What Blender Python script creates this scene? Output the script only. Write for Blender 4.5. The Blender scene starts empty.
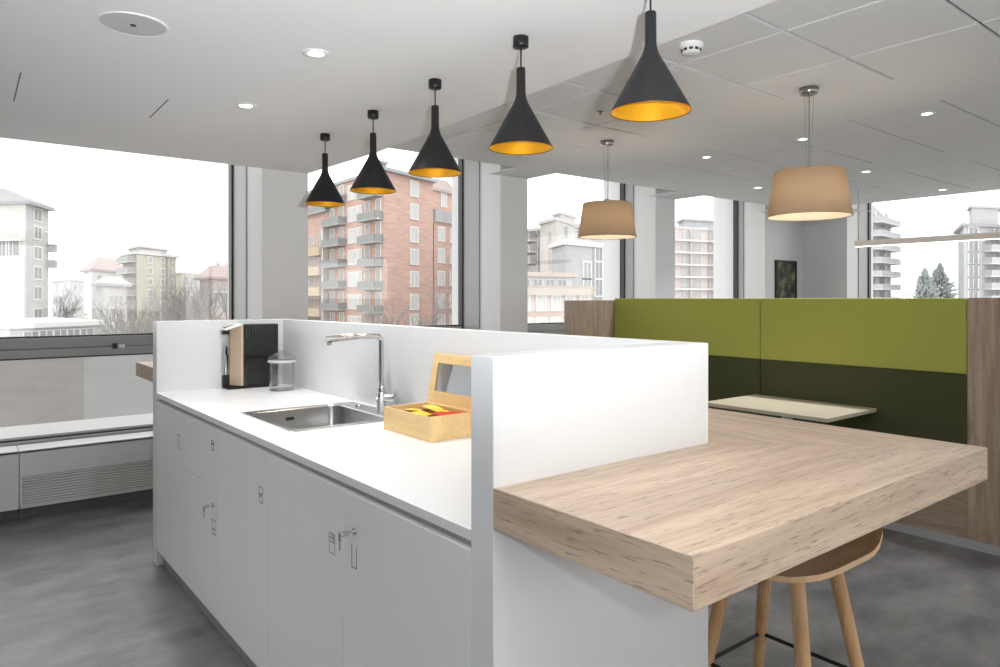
import bpy, math, random
from mathutils import Vector, Matrix
random.seed(7)
R = math.radians
SC = bpy.context.scene
COL = SC.collection

# ------------------------------------------------------------------ helpers
class MB:
    """collects shapes, links them as ONE mesh object"""
    def __init__(s): s.v = []; s.f = []; s.m = []; s.sm = []
    def add(s, vs, fs, mi=0, smooth=False):
        b = len(s.v); s.v += [tuple(v) for v in vs]
        for f in fs: s.f.append([b+i for i in f]); s.m.append(mi); s.sm.append(smooth)
        return s
    def box(s, x0, x1, y0, y1, z0, z1, mi=0):
        vs = [(x0,y0,z0),(x1,y0,z0),(x1,y1,z0),(x0,y1,z0),(x0,y0,z1),(x1,y0,z1),(x1,y1,z1),(x0,y1,z1)]
        return s.add(vs, [(0,3,2,1),(4,5,6,7),(0,1,5,4),(1,2,6,5),(2,3,7,6),(3,0,4,7)], mi)
    def prism(s, poly, z0, z1, mi=0):
        n = len(poly)
        a = sum(poly[i][0]*poly[(i+1)%n][1]-poly[(i+1)%n][0]*poly[i][1] for i in range(n))
        if a < 0: poly = poly[::-1]
        vs = [(x,y,z0) for x,y in poly]+[(x,y,z1) for x,y in poly]
        fs = [tuple(range(n))[::-1], tuple(range(n,2*n))]+[(i,(i+1)%n,n+(i+1)%n,n+i) for i in range(n)]
        return s.add(vs, fs, mi)
    def hexa(s, pts, mi=0):
        return s.add(pts, [(0,3,2,1),(4,5,6,7),(0,1,5,4),(1,2,6,5),(2,3,7,6),(3,0,4,7)], mi)
    def tube(s, path, rad, n=12, mi=0, cap=True):
        P = [Vector(p) for p in path]; k = len(P)
        rr = rad if isinstance(rad, (list,tuple)) else [rad]*k
        up = None; vs = []
        for i in range(k):
            t = (P[min(i+1,k-1)]-P[max(i-1,0)]).normalized()
            if up is None:
                up = Vector((0,0,1)) if abs(t.z) < .9 else Vector((1,0,0))
            a = (up - t*up.dot(t)).normalized(); b = t.cross(a); up = a
            for j in range(n):
                c = 2*math.pi*j/n
                vs.append(P[i]+a*(rr[i]*math.cos(c))+b*(rr[i]*math.sin(c)))
        fs = [(i*n+j, i*n+(j+1)%n, (i+1)*n+(j+1)%n, (i+1)*n+j) for i in range(k-1) for j in range(n)]
        s.add(vs, fs, mi, True)
        if cap:
            s.add(vs[:n], [tuple(range(n))[::-1]], mi); s.add(vs[-n:], [tuple(range(n))], mi)
        return s
    def lathe(s, prof, c=(0,0,0), n=40, mi=0, closed=False):
        vs = []; k = len(prof)
        for r,z in prof:
            for j in range(n):
                a = 2*math.pi*j/n; vs.append((c[0]+r*math.cos(a), c[1]+r*math.sin(a), c[2]+z))
        rng = range(k) if closed else range(k-1)
        fs = [(i*n+j, i*n+(j+1)%n, ((i+1)%k)*n+(j+1)%n, ((i+1)%k)*n+j) for i in rng for j in range(n)]
        return s.add(vs, fs, mi, True)
    def disc(s, r, z, c=(0,0,0), n=40, mi=0, flip=False):
        vs = [(c[0]+r*math.cos(2*math.pi*j/n), c[1]+r*math.sin(2*math.pi*j/n), c[2]+z) for j in range(n)]
        f = tuple(range(n)); return s.add(vs, [f[::-1] if flip else f], mi)
    def build(s, name, mats, parent=None, origin=(0,0,0), bevel=0, loc=None, autosmooth=False):
        me = bpy.data.meshes.new(name)
        o3 = origin
        me.from_pydata([(a-o3[0], b-o3[1], c-o3[2]) for a,b,c in s.v], [], s.f)
        for m in (mats if isinstance(mats, (list,tuple)) else [mats]): me.materials.append(m)
        for p, mi, sm in zip(me.polygons, s.m, s.sm): p.material_index = mi; p.use_smooth = sm
        me.update()
        o = bpy.data.objects.new(name, me); COL.objects.link(o)
        if parent is not None: o.parent = parent
        o.location = loc if loc is not None else (origin if parent is None else (0,0,0))
        if bevel:
            b = o.modifiers.new('bevel','BEVEL'); b.width = bevel; b.segments = 2; b.limit_method = 'ANGLE'; b.angle_limit = R(50)
        return o

def tag(o, label=None, cat=None, group=None, kind=None):
    if label: o['label'] = label
    if cat: o['category'] = cat
    if group: o['group'] = group
    if kind: o['kind'] = kind
    return o
def thing(name, label, cat, loc=(0,0,0), rz=0, group=None):
    o = bpy.data.objects.new(name, None); COL.objects.link(o); o.empty_display_size = .1
    o.location = loc; o.rotation_euler = (0,0,rz)
    return tag(o, label, cat, group)
def struct_empty(name, loc=(0,0,0), label=None):
    o = bpy.data.objects.new(name, None); COL.objects.link(o); o.location = loc; o['kind'] = 'structure'
    if label: o['label'] = label
    return o
def struct(name, mb, mats, label=None, bevel=0):
    o = mb.build(name, mats, bevel=bevel); o['kind'] = 'structure'
    if label: o['label'] = label
    return o
def dup(o, parent=None):
    c = o.copy(); COL.objects.link(c)
    if parent is not None: c.parent = parent
    for ch in list(o.children): dup(ch, c)
    return c
def rnd_path(pts, r=.03, n=6):
    """polyline with rounded corners"""
    P = [Vector(p) for p in pts]; out = [P[0]]
    for i in range(1, len(P)-1):
        a = (P[i-1]-P[i]); b = (P[i+1]-P[i]); d = min(r, a.length*.49, b.length*.49)
        p0 = P[i]+a.normalized()*d; p1 = P[i]+b.normalized()*d
        for k in range(n+1):
            t = k/n; out.append(p0*(1-t)**2+P[i]*2*t*(1-t)+p1*t*t)
    return out+[P[-1]]

# ------------------------------------------------------------------ materials
def lin(c):
    return tuple(((x/255)/12.92 if x/255 <= .04045 else ((x/255+.055)/1.055)**2.4) for x in c)
def mat(name, rgb, rough=.5, metal=0., spec=.5, srgb=True, emit=None, es=0, noise=0, nscale=30, bump=0, stretch=(1,1,1)):
    m = bpy.data.materials.new(name); m.use_nodes = True; nt = m.node_tree; b = nt.nodes['Principled BSDF']
    c = lin(rgb) if srgb else rgb
    b.inputs['Base Color'].default_value = (*c,1); b.inputs['Roughness'].default_value = rough
    b.inputs['Metallic'].default_value = metal; b.inputs['Specular IOR Level'].default_value = spec
    if emit: b.inputs['Emission Color'].default_value = (*lin(emit),1); b.inputs['Emission Strength'].default_value = es
    if noise or bump:
        tc = nt.nodes.new('ShaderNodeTexCoord'); mp = nt.nodes.new('ShaderNodeMapping'); mp.inputs['Scale'].default_value = stretch
        nz = nt.nodes.new('ShaderNodeTexNoise'); nz.inputs['Scale'].default_value = nscale; nz.inputs['Detail'].default_value = 5
        nt.links.new(tc.outputs['Object'], mp.inputs['Vector']); nt.links.new(mp.outputs['Vector'], nz.inputs['Vector'])
        if noise:
            cr = nt.nodes.new('ShaderNodeValToRGB')
            cr.color_ramp.elements[0].position = .3; cr.color_ramp.elements[1].position = .7
            cr.color_ramp.elements[0].color = (*[max(0,x*(1-noise)) for x in c],1); cr.color_ramp.elements[1].color = (*[min(1,x*(1+noise)) for x in c],1)
            nt.links.new(nz.outputs['Fac'], cr.inputs['Fac']); nt.links.new(cr.outputs['Color'], b.inputs['Base Color'])
        if bump:
            bp = nt.nodes.new('ShaderNodeBump'); bp.inputs['Strength'].default_value = bump; bp.inputs['Distance'].default_value = .01
            nt.links.new(nz.outputs['Fac'], bp.inputs['Height']); nt.links.new(bp.outputs['Normal'], b.inputs['Normal'])
    return m
def wood(name, light, dark, axis='x', rough=.45, fine=90, pore=.55, pore_col=None):
    """oak: stretched growth noise plus short dark pores, running along one axis"""
    m = bpy.data.materials.new(name); m.use_nodes = True; nt = m.node_tree; N = nt.nodes; L = nt.links
    b = N['Principled BSDF']; b.inputs['Roughness'].default_value = rough; b.inputs['Specular IOR Level'].default_value = .35
    tc = N.new('ShaderNodeTexCoord')
    def stretched(al, ac, scale, detail, dist):
        mp = N.new('ShaderNodeMapping')
        mp.inputs['Scale'].default_value = {'x':(al,ac,ac),'y':(ac,al,ac),'z':(ac,ac,al)}[axis]
        nz = N.new('ShaderNodeTexNoise'); nz.inputs['Scale'].default_value = scale; nz.inputs['Detail'].default_value = detail
        nz.inputs['Distortion'].default_value = dist; nz.inputs['Roughness'].default_value = .6
        L.new(tc.outputs['Object'], mp.inputs['Vector']); L.new(mp.outputs['Vector'], nz.inputs['Vector']); return nz
    n1 = stretched(.9, 13, 2.2, 6, .6); n2 = stretched(9, fine*1.9, 1.6, 2, .1); n3 = stretched(.5, 4, 1.0, 2, .2)
    cr = N.new('ShaderNodeValToRGB'); e = cr.color_ramp.elements
    e[0].position = .32; e[1].position = .66; e[0].color = (*lin(dark),1); e[1].color = (*lin(light),1)
    L.new(n1.outputs['Fac'], cr.inputs['Fac'])
    cp = N.new('ShaderNodeValToRGB'); e = cp.color_ramp.elements
    e[0].position = .30; e[1].position = .42; e[0].color = (1,1,1,1); e[1].color = (0,0,0,1)
    L.new(n2.outputs['Fac'], cp.inputs['Fac'])
    mm = N.new('ShaderNodeMath'); mm.operation = 'MULTIPLY'; mm.inputs[1].default_value = pore
    L.new(cp.outputs['Color'], mm.inputs[0])
    mx = N.new('ShaderNodeMix'); mx.data_type = 'RGBA'
    pc = pore_col or tuple(int(x*.55) for x in dark)
    mx.inputs['B'].default_value = (*lin(pc),1)
    L.new(mm.outputs[0], mx.inputs['Factor']); L.new(cr.outputs['Color'], mx.inputs['A'])
    hs = N.new('ShaderNodeHueSaturation'); L.new(mx.outputs['Result'], hs.inputs['Color'])
    mr = N.new('ShaderNodeMapRange'); mr.inputs['To Min'].default_value = .9; mr.inputs['To Max'].default_value = 1.1
    mr.inputs['From Min'].default_value = .3; mr.inputs['From Max'].default_value = .7
    L.new(n3.outputs['Fac'], mr.inputs['Value']); L.new(mr.outputs['Result'], hs.inputs['Value'])
    L.new(hs.outputs['Color'], b.inputs['Base Color'])
    return m
def glass(name, refl=1.0, ior=1.5, tint=(1,1,1), rough=0.0):
    m = bpy.data.materials.new(name); m.use_nodes = True; nt = m.node_tree; N = nt.nodes; L = nt.links
    N.remove(N['Principled BSDF']); out = N['Material Output']
    t = N.new('ShaderNodeBsdfTransparent'); t.inputs['Color'].default_value = (*tint,1)
    g = N.new('ShaderNodeBsdfGlossy'); g.inputs['Roughness'].default_value = rough
    lw = N.new('ShaderNodeLayerWeight'); lw.inputs['Blend'].default_value = .5
    pw = N.new('ShaderNodeMath'); pw.operation = 'POWER'; pw.inputs[1].default_value = 5; L.new(lw.outputs['Facing'], pw.inputs[0])
    fr = N.new('ShaderNodeMapRange'); fr.inputs['To Min'].default_value = ((ior-1)/(ior+1))**2; L.new(pw.outputs[0], fr.inputs['Value'])
    mu = N.new('ShaderNodeMath'); mu.operation = 'MULTIPLY'; mu.inputs[1].default_value = refl
    mx = N.new('ShaderNodeMixShader')
    L.new(fr.outputs['Result'], mu.inputs[0]); L.new(mu.outputs[0], mx.inputs['Fac'])
    L.new(t.outputs[0], mx.inputs[1]); L.new(g.outputs[0], mx.inputs[2]); L.new(mx.outputs[0], out.inputs['Surface'])
    return m
def emission(name, rgb, s):
    m = bpy.data.materials.new(name); m.use_nodes = True; nt = m.node_tree
    nt.nodes.remove(nt.nodes['Principled BSDF']); e = nt.nodes.new('ShaderNodeEmission')
    e.inputs['Color'].default_value = (*lin(rgb),1); e.inputs['Strength'].default_value = s
    nt.links.new(e.outputs[0], nt.nodes['Material Output'].inputs['Surface']); return m
def shade_fabric(name, rgb):
    m = bpy.data.materials.new(name); m.use_nodes = True; nt = m.node_tree; N = nt.nodes; L = nt.links
    b = N['Principled BSDF']; b.inputs['Roughness'].default_value = .9; b.inputs['Specular IOR Level'].default_value = .1
    tc = N.new('ShaderNodeTexCoord'); mp = N.new('ShaderNodeMapping'); mp.inputs['Scale'].default_value = (60,60,400)
    nz = N.new('ShaderNodeTexNoise'); nz.inputs['Scale'].default_value = 1.5
    L.new(tc.outputs['Object'], mp.inputs['Vector']); L.new(mp.outputs['Vector'], nz.inputs['Vector'])
    cr = N.new('ShaderNodeValToRGB'); c = lin(rgb)
    cr.color_ramp.elements[0].color = (*[x*.85 for x in c],1); cr.color_ramp.elements[1].color = (*[min(1,x*1.1) for x in c],1)
    L.new(nz.outputs['Fac'], cr.inputs['Fac']); L.new(cr.outputs['Color'], b.inputs['Base Color'])
    tr = N.new('ShaderNodeBsdfTranslucent'); L.new(cr.outputs['Color'], tr.inputs['Color'])
    mx = N.new('ShaderNodeMixShader'); mx.inputs['Fac'].default_value = .45
    L.new(b.outputs[0], mx.inputs[1]); L.new(tr.outputs[0], mx.inputs[2]); L.new(mx.outputs[0], N['Material Output'].inputs['Surface'])
    return m
def brick(name, c1, c2, mortar, scale=1.0):
    m = bpy.data.materials.new(name); m.use_nodes = True; nt = m.node_tree; N = nt.nodes; L = nt.links
    b = N['Principled BSDF']; b.inputs['Roughness'].default_value = .9; b.inputs['Specular IOR Level'].default_value = .1
    tc = N.new('ShaderNodeTexCoord'); nz = N.new('ShaderNodeTexNoise'); nz.inputs['Scale'].default_value = 1.6*scale; nz.inputs['Detail'].default_value = 8
    mp = N.new('ShaderNodeMapping'); mp.inputs['Scale'].default_value = (.3,.3,2.2)
    L.new(tc.outputs['Object'], mp.inputs['Vector']); L.new(mp.outputs['Vector'], nz.inputs['Vector'])
    cr = N.new('ShaderNodeValToRGB'); e = cr.color_ramp.elements
    e[0].position = .35; e[1].position = .65; e[0].color = (*lin(c1),1); e[1].color = (*lin(c2),1)
    L.new(nz.outputs['Fac'], cr.inputs['Fac'])
    wv = N.new('ShaderNodeTexWave'); wv.bands_direction = 'Z'; wv.inputs['Scale'].default_value = 1.6*scale; wv.inputs['Distortion'].default_value = .4
    L.new(tc.outputs['Object'], wv.inputs['Vector'])
    mr = N.new('ShaderNodeMapRange'); mr.inputs['From Min'].default_value = .85; mr.inputs['From Max'].default_value = 1; mr.inputs['To Max'].default_value = .5
    L.new(wv.outputs['Fac'], mr.inputs['Value'])
    mx = N.new('ShaderNodeMix'); mx.data_type = 'RGBA'; mx.inputs['B'].default_value = (*lin(mortar),1)
    L.new(mr.outputs['Result'], mx.inputs['Factor']); L.new(cr.outputs['Color'], mx.inputs['A']); L.new(mx.outputs['Result'], b.inputs['Base Color'])
    return m
def floor_mat():
    m = bpy.data.materials.new('grey_vinyl_floor'); m.use_nodes = True; nt = m.node_tree; N = nt.nodes; L = nt.links
    b = N['Principled BSDF']; b.inputs['Roughness'].default_value = .42; b.inputs['Specular IOR Level'].default_value = .4
    tc = N.new('ShaderNodeTexCoord'); mp = N.new('ShaderNodeMapping'); mp.inputs['Rotation'].default_value = (0,0,0)
    L.new(tc.outputs['Object'], mp.inputs['Vector'])
    br = N.new('ShaderNodeTexBrick'); br.inputs['Scale'].default_value = 1.0
    br.inputs['Brick Width'].default_value = .92; br.inputs['Row Height'].default_value = .46; br.inputs['Mortar Size'].default_value = .0008
    br.inputs['Color1'].default_value = (.84,.84,.84,1); br.inputs['Color2'].default_value = (1.14,1.14,1.14,1); br.inputs['Mortar'].default_value = (.62,.62,.62,1)
    L.new(mp.outputs['Vector'], br.inputs['Vector'])
    n1 = N.new('ShaderNodeTexNoise'); n1.inputs['Scale'].default_value = 2.4; n1.inputs['Detail'].default_value = 7; n1.inputs['Roughness'].default_value = .62
    mp2 = N.new('ShaderNodeMapping'); mp2.inputs['Scale'].default_value = (1.0,1.6,1)
    L.new(tc.outputs['Object'], mp2.inputs['Vector']); L.new(mp2.outputs['Vector'], n1.inputs['Vector'])
    cr = N.new('ShaderNodeValToRGB'); e = cr.color_ramp.elements
    e[0].position = .33; e[1].position = .70; e[0].color = (*lin((86,86,88)),1); e[1].color = (*lin((136,135,134)),1)
    L.new(n1.outputs['Fac'], cr.inputs['Fac'])
    mx = N.new('ShaderNodeMix'); mx.data_type = 'RGBA'; mx.blend_type = 'MULTIPLY'; mx.inputs['Factor'].default_value = .8
    L.new(cr.outputs['Color'], mx.inputs['A']); L.new(br.outputs['Color'], mx.inputs['B']); L.new(mx.outputs['Result'], b.inputs['Base Color'])
    return m

M = {}
M['white'] = mat('white_solid_surface', (233,233,233), .38, spec=.4)
M['worktop'] = mat('white_quartz', (243,243,243), .33, spec=.45)
M['door'] = mat('white_laminate', (243,242,240), .42, spec=.4)
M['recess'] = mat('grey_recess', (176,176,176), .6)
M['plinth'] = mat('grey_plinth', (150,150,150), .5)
M['plaster'] = mat('ceiling_plaster', (243,243,243), .9, spec=.1)
M['tile'] = mat('ceiling_tile', (228,228,228), .95, spec=.1, noise=.02, nscale=120)
M['gap'] = mat('ceiling_joint', (96,96,96), .9, spec=.1)
M['wall'] = mat('wall_paint', (228,228,228), .85, spec=.15)
M['wallg'] = mat('grey_wall_paint', (160,158,155), .9)  # grey picked to limit light bounced off the unseen left wall
M['frame'] = mat('grey_aluminium_frame', (168,168,168), .45, spec=.4)
M['gasket'] = mat('dark_gasket', (42,44,44), .5)
M['glass'] = glass('window_glass')
M['heater'] = mat('heater_white', (238,238,238), .45)
M['slot'] = mat('dark_slot', (60,60,60), .7)
M['floor'] = floor_mat()
M['kickshade'] = mat('kick_shade_grey', (112,112,113), .7)
OAK = ((206,184,162),(176,152,129))
M['oak_x'] = wood('pale_oak_across', *OAK, 'x', pore=.75)
M['oak_y'] = wood('pale_oak_along', *OAK, 'y', pore=.75)
M['booth_wood_z'] = wood('grey_oak_upright', (176,158,140),(142,122,104), 'z', pore=.45)
M['booth_wood_y'] = wood('grey_oak_level', (176,158,140),(142,122,104), 'y', pore=.45)
M['stool_oak'] = wood('stool_oak', (206,168,126),(178,138,98), 'z', pore=.2, rough=.4)
M['seat_oak'] = wood('seat_oak', (200,162,122),(172,132,95), 'x', pore=.25, rough=.4)
M['ply'] = mat('plywood_edge', (226,190,146), .5)
M['bamboo'] = wood('bamboo', (248,216,158),(236,198,136), 'y', pore=.15, fine=50, rough=.4)
M['bamboo_dk'] = mat('bamboo_inside', (178,126,66), .5)
M['black'] = mat('matt_black', (30,30,31), .42, spec=.35)
M['blackgloss'] = mat('gloss_black', (24,23,22), .12)
M['gold'] = mat('gold_lining', (250,184,44), .32, metal=.6)
M['goldrim'] = mat('gold_rim', (214,140,30), .4, metal=.6)
M['steel'] = mat('brushed_steel', (188,188,188), .28, metal=1., noise=.08, nscale=6, stretch=(1,30,30))
M['chrome'] = mat('chrome', (214,214,216), .08, metal=1.)
M['nickel'] = mat('satin_nickel', (170,168,164), .25, metal=1.)
M['green'] = mat('lime_fabric', (164,167,84), .95, spec=.05, noise=.08, nscale=260, bump=.15)
M['dkgreen'] = mat('dark_green_fabric', (74,76,54), .95, spec=.05, noise=.14, nscale=260, bump=.15)
M['alu'] = mat('aluminium_kick', (176,177,180), .4, metal=.2)
M['beige'] = mat('beige_laminate', (188,179,156), .5)
M['shade'] = shade_fabric('beige_shade_fabric', (228,207,176))
M['lining'] = shade_fabric('cream_shade_lining', (250,242,226))
M['hem'] = mat('shade_hem', (190,162,126), .8)
M['bulb'] = emission('warm_bulb', (255,216,150), 42)
M['bulb_big'] = emission('warm_drum_bulb', (255,238,214), 68)
M['led'] = emission('downlight_led', (255,252,246), 14)
M['ledbar'] = emission('linear_led', (255,252,246), 3.0)
M['bar'] = mat('pale_bar_housing', (246,237,225), .5)
M['tan'] = mat('champagne_plastic', (206,182,154), .35)
M['grey_mark'] = mat('grey_print', (112,112,112), .6)
M['jar'] = glass('jar_glass', 1.6, 1.5, (.985,.985,.985))
M['lidglass'] = glass('lid_acrylic', 1.5, 1.45, (.86,.89,.93))
M['yellow'] = mat('yellow_sachet', (244,206,40), .4)
M['yellow2'] = mat('pale_yellow_sachet', (250,222,90), .4)
M['red'] = mat('red_sachet', (206,52,24), .4)
M['brown'] = mat('brown_sachet', (150,96,40), .45)

# ------------------------------------------------------------------ camera
F, YAW, H0 = 704.0, .6707, 1.5
cam = bpy.data.cameras.new('camera'); camo = bpy.data.objects.new('camera', cam); COL.objects.link(camo)
cam.sensor_width = 36; cam.lens = 36*F/1000; cam.shift_y = -(333.5-299.0)/1000
camo.location = (0,0,H0); camo.rotation_euler = (R(90),0,-YAW); cam.clip_end = 600
SC.camera = camo

# ------------------------------------------------------------------ room setting
ZC, ZT = 2.5036, 2.7045           # plaster and tile ceiling heights
YC, YG = 5.367, 6.05              # column fronts, glass
COLS = [(-2.75,-2.38),(-.41,-.04),(1.927,2.297),(4.264,4.611),(6.600,6.966)]
XR = 9.945; XG = 10.6; BACK = -2.7; LEFT = -2.75

struct('floor', MB().box(LEFT-.3,XG+.2,BACK-.2,YG+.12,-.06,0), M['floor'], 'mottled dark grey vinyl tile floor')
# plaster ceiling (its right edge drops below the tiles)
pl = [(LEFT-.3,BACK-.2),(2.02,BACK-.2),(2.19,1.0),(2.335,4.3),(2.297,YC),(LEFT-.3,YC)]
struct('ceiling', MB().prism(pl, ZC, ZT+.12), M['plaster'], 'smooth white plaster ceiling over the island')

# tile ceiling: three recessed tile fields with plain bands between
tb = MB()
xl = [2.40,2.97,3.55,4.12]; f1 = xl; f2 = [4.745,5.31,5.88,6.445]; f3 = [7.10,7.66,8.22,8.79]
ys = [-3.54+.575*i for i in range(15)]
ys = [4.56-.575*i for i in range(15)][::-1]
Y0, Y1 = ys[0], ys[-1]
XE = 9.13
for fld in (f1,f2,f3):
    for i in range(3):
        for j in range(len(ys)-1):
            gx = .007; gy = .010
            tb.box(fld[i]+(gx if i else .002), fld[i+1]-(gx if i < 2 else .0), ys[j]+gy, ys[j+1]-gy, ZT, ZT+.02, 0)
def band(x0,x1,y0,y1): tb.box(x0,x1,y0,y1,ZT,ZT+.02,0)
band(1.95,f1[0],Y0,Y1); band(f1[3],f2[0],Y0,Y1); band(f2[3],f3[0],Y0,Y1); band(f3[3],XE,Y0,Y1)
band(1.95,XE,BACK-.2,Y0); band(1.95,XE,Y1,4.95)
for c0,c1 in COLS[3:]: tb.box(c0-.14,c1,4.95,YC,ZT,ZT+.005,0)
tb.box(8.8,XR+.05,4.95,YC,ZT,ZT+.005,0); tb.box(XE,XR+.05,4.42,4.95,ZT,ZT+.005,0); band(2.25,2.33,4.95,YC)
tb.box(1.95,XE,BACK-.2,4.95,ZT+.016,ZT+.03,2)
struct('ceiling', tb, [M['tile'],M['plaster'],M['gap']], 'tiled suspended ceiling with plain bands')
struct('ceiling', MB().box(LEFT-.3,XG+.3,BACK-.2,YG+.2,3.3,3.4), M['plaster'], 'slab above the suspended ceiling')

for i,(c0,c1) in enumerate(COLS):
    struct('column', MB().box(c0,c1,YC,YG+.15,0,3.3), M['wall'], 'white column between the windows')
struct('wall_back', MB().box(8.952,XG+.3,YC,YG+.15,0,3.3), M['wall'], 'white wall with the small dark picture')
struct('wall_right', MB().box(XR,XG+.15,4.708,YC,0,3.3), M['wall'], 'white pier beside the right window')
struct('wall_left', MB().box(LEFT-.3,LEFT-.1,BACK,YG+.15,0,3.3), M['wallg'])
fw = MB(); fw.box(LEFT-.3,XG+.3,BACK-.2,BACK,0,.75); fw.box(LEFT-.3,XG+.3,BACK-.2,BACK,2.45,3.3)
for xa,xb in ((LEFT-.3,.4),(3.4,3.8),(5.9,6.3),(8.4,XG+.3)): fw.box(xa,xb,BACK-.2,BACK,.75,2.45)  # unseen openings added to let daylight in from behind the camera
struct('wall_front', fw, M['wall'])
# left pier of the right wall, out of view
struct('wall_right', MB().box(XR,XG+.15,BACK,-2.0,0,3.3), M['wall'])

ZS, ZL0, ZL1, ZU = .44, .49, 1.079, 1.226      # sill, lower pane, transom
def window(n, a0, a1, along='x', base=YG, depth=5.70, label=''):
    """window between a0 and a1; frame parts are children. along x (wall at y=base) or along y (wall at x=base)"""
    w = struct_empty('window_%d' % n, label=label)
    def bx(mb, u0,u1,w0,w1,z0,z1):
        return mb.box(u0,u1,w0,w1,z0,z1) if along == 'x' else mb.box(w0,w1,u0,u1,z0,z1)
    fr = MB()
    bx(fr, a1-.014,a1,depth,base-.05,0,3.3); bx(fr, a0,a0+.014,depth,base-.05,0,3.3)
    bx(fr, a0,a1,base-.05,base+.06,ZS-.04,ZL0); bx(fr, a0,a1,base-.05,base+.06,3.2,3.3)
    fr.build('window_frame', M['frame'], w)
    tr = MB(); bx(tr, a0,a1,base-.06,base+.06,ZL1,1.140); bx(tr, a0,a1,base-.045,base+.06,1.143,ZU-.006)
    tr.build('transom', M['frame'], w, bevel=.003)
    gk = MB()
    for p0,p1 in ((a0,a0+.03),(a1-.03,a1)): bx(gk, p0,p1,base-.05,base+.02,ZL0,3.2)
    bx(gk, a0,a1,base-.02,base+.02,ZU-.006,ZU+.006); bx(gk, a0,a1,base-.02,base+.02,ZL0,ZL0+.012); bx(gk, a0,a1,base-.02,base+.02,ZL1-.012,ZL1)
    gk.build('gasket', M['gasket'], w)
    g = MB(); bx(g, a0,a1,base+.004,base+.010,ZU,3.2); g.build('pane', M['glass'], w)
    g = MB(); bx(g, a0,a1,base+.004,base+.010,ZL0,ZL1); g.build('pane', M['glass'], w)
    sp = MB(); bx(sp, a0,a1,base-.02,base+.08,0,ZS-.04); sp.build('sill_panel', M['frame'], w)
    return w
w1 = window(1, COLS[1][1], COLS[2][0], label='wide window behind the island')
hd = MB().box(1.012,1.042,YG-.075,YG-.06,1.125,1.165); hd.build('handle', M['black'], w1)
MB().box(1.052,1.095,YG-.072,YG-.06,1.13,1.155).build('latch', M['heater'], w1)
window(2, COLS[2][1], COLS[3][0], base=6.02, label='window facing the brick apartment block')
window(3, COLS[3][1], COLS[4][0], base=5.88, label='narrow window behind the first drum lamp')
window(4, COLS[4][1], 8.952, base=5.83, label='narrow window facing the banded building')
window(5, -2.0, 4.708, 'y', XG, XR+.33, label='wide window in the right wall')
window(6, COLS[0][1], COLS[1][0], label='window beyond the left edge')

# ------------------------------------------------------------------ convector covers under the left window
def heater(x0, x1, louvre, label):
    y0, y1, z0, z1 = 5.76, 6.0, .075, .47
    t = thing('convector_cover', label, 'radiator cover', ((x0+x1)/2, y0, 0), group=None)
    o = ((x0+x1)/2, y0, 0)
    b = MB(); b.box(x0,x1,y0+.02,y1,z0,z1-.02)
    if louvre:
        b.box(x0,x1,y0,y0+.02,.292,z1-.004); b.box(x0,x1,y0,y0+.02,z0,.088); b.box(x0,x0+.012,y0,y0+.02,z0,.292); b.box(x1-.012,x1,y0,y0+.02,z0,.292)
        b.box(x0,x1,y0,y0+.10,z1-.02,z1)
    else:
        b.box(x0,x1,y0,y0+.02,z0,z1-.004); b.box(x0,x1,y0,y1,z1-.02,z1)
    b.build('cover', M['heater'], t, o, bevel=.003)
    MB().box(x0,x1,y0+.06,y1,0,z0).build('shaded_kick', M['kickshade'], t, o)  # kick coloured like the floor shadow under the cover
    if louvre:
        MB().box(x0+.012,x1-.012,y0+.017,y0+.0205,.088,.292).build('louvre_back', M['slot'], t, o)
        l = MB(); n = 11; p = (.292-.088)/n
        for i in range(n):
            z = .088+p*i
            l.hexa([(x0+.012,y0+.001,z+.003),(x1-.012,y0+.001,z+.003),(x1-.012,y0+.016,z+.002),(x0+.012,y0+.016,z+.002),
                    (x0+.012,y0+.001,z+p-.0075),(x1-.012,y0+.001,z+p-.0075),(x1-.012,y0+.016,z+p-.002),(x0+.012,y0+.016,z+p-.002)])
        l.build('louvre', M['heater'], t, o)
        g = MB()
        for i in range(4): g.box(x0,x1,y0+.105+.034*i,y0+.131+.034*i,z1-.012,z1)
        g.build('top_grille', M['heater'], t, o)
        MB().box(x0,x1,y0+.10,y1,z1-.0195,z1-.014).build('grille_back', M['slot'], t, o)
    return t
heater(-.036, .411, False, 'plain white radiator cover at the left end under the window')
heater(.415, 1.923, True, 'white radiator cover with horizontal louvres under the wide window')

# ------------------------------------------------------------------ island
XF, XRR, YN0, YN1, YF0, YF1 = .9465, 1.7326, 1.2163, 1.3003, 4.298, 4.385
ZTOP, ZW = 1.3735, .9725
XI = 1.675
s = thing('island_surround', 'white upstand shell wrapping ends and back of the kitchen island', 'kitchen island', (1.34,2.8,0))
o = (1.34,2.8,0)
MB().box(XF,XRR,YN0,YN1,0,ZTOP).build('end_panel', M['white'], s, o, bevel=.0025)
MB().box(XF,XRR,YF0,YF1,0,ZTOP).build('end_panel', M['white'], s, o, bevel=.0025)
MB().box(XI,XRR,YN1,YF0,0,ZTOP).build('back_panel', M['white'], s, o, bevel=.002)

# sink cut-out in the worktop
SX0,SX1,SY0,SY1 = 1.08,1.652,2.69,3.30
BX0,BX1,BY0,BY1 = 1.106,1.548,2.728,3.255
w = MB(); zb, zt = ZW-.0245, ZW
for (a,b,c,d) in ((XF,BX0-.005,YN1,YF0),(BX1+.005,XI,YN1,YF0),(BX0-.005,BX1+.005,YN1,BY0-.005),(BX0-.005,BX1+.005,BY1+.005,YF0)):
    w.box(a,b,c,d,zb,zt)
wt = w.build('worktop', M['worktop'], origin=(1.3,2.8,ZW))
tag(wt, 'long white worktop with the steel sink let into it', 'worktop')

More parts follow.
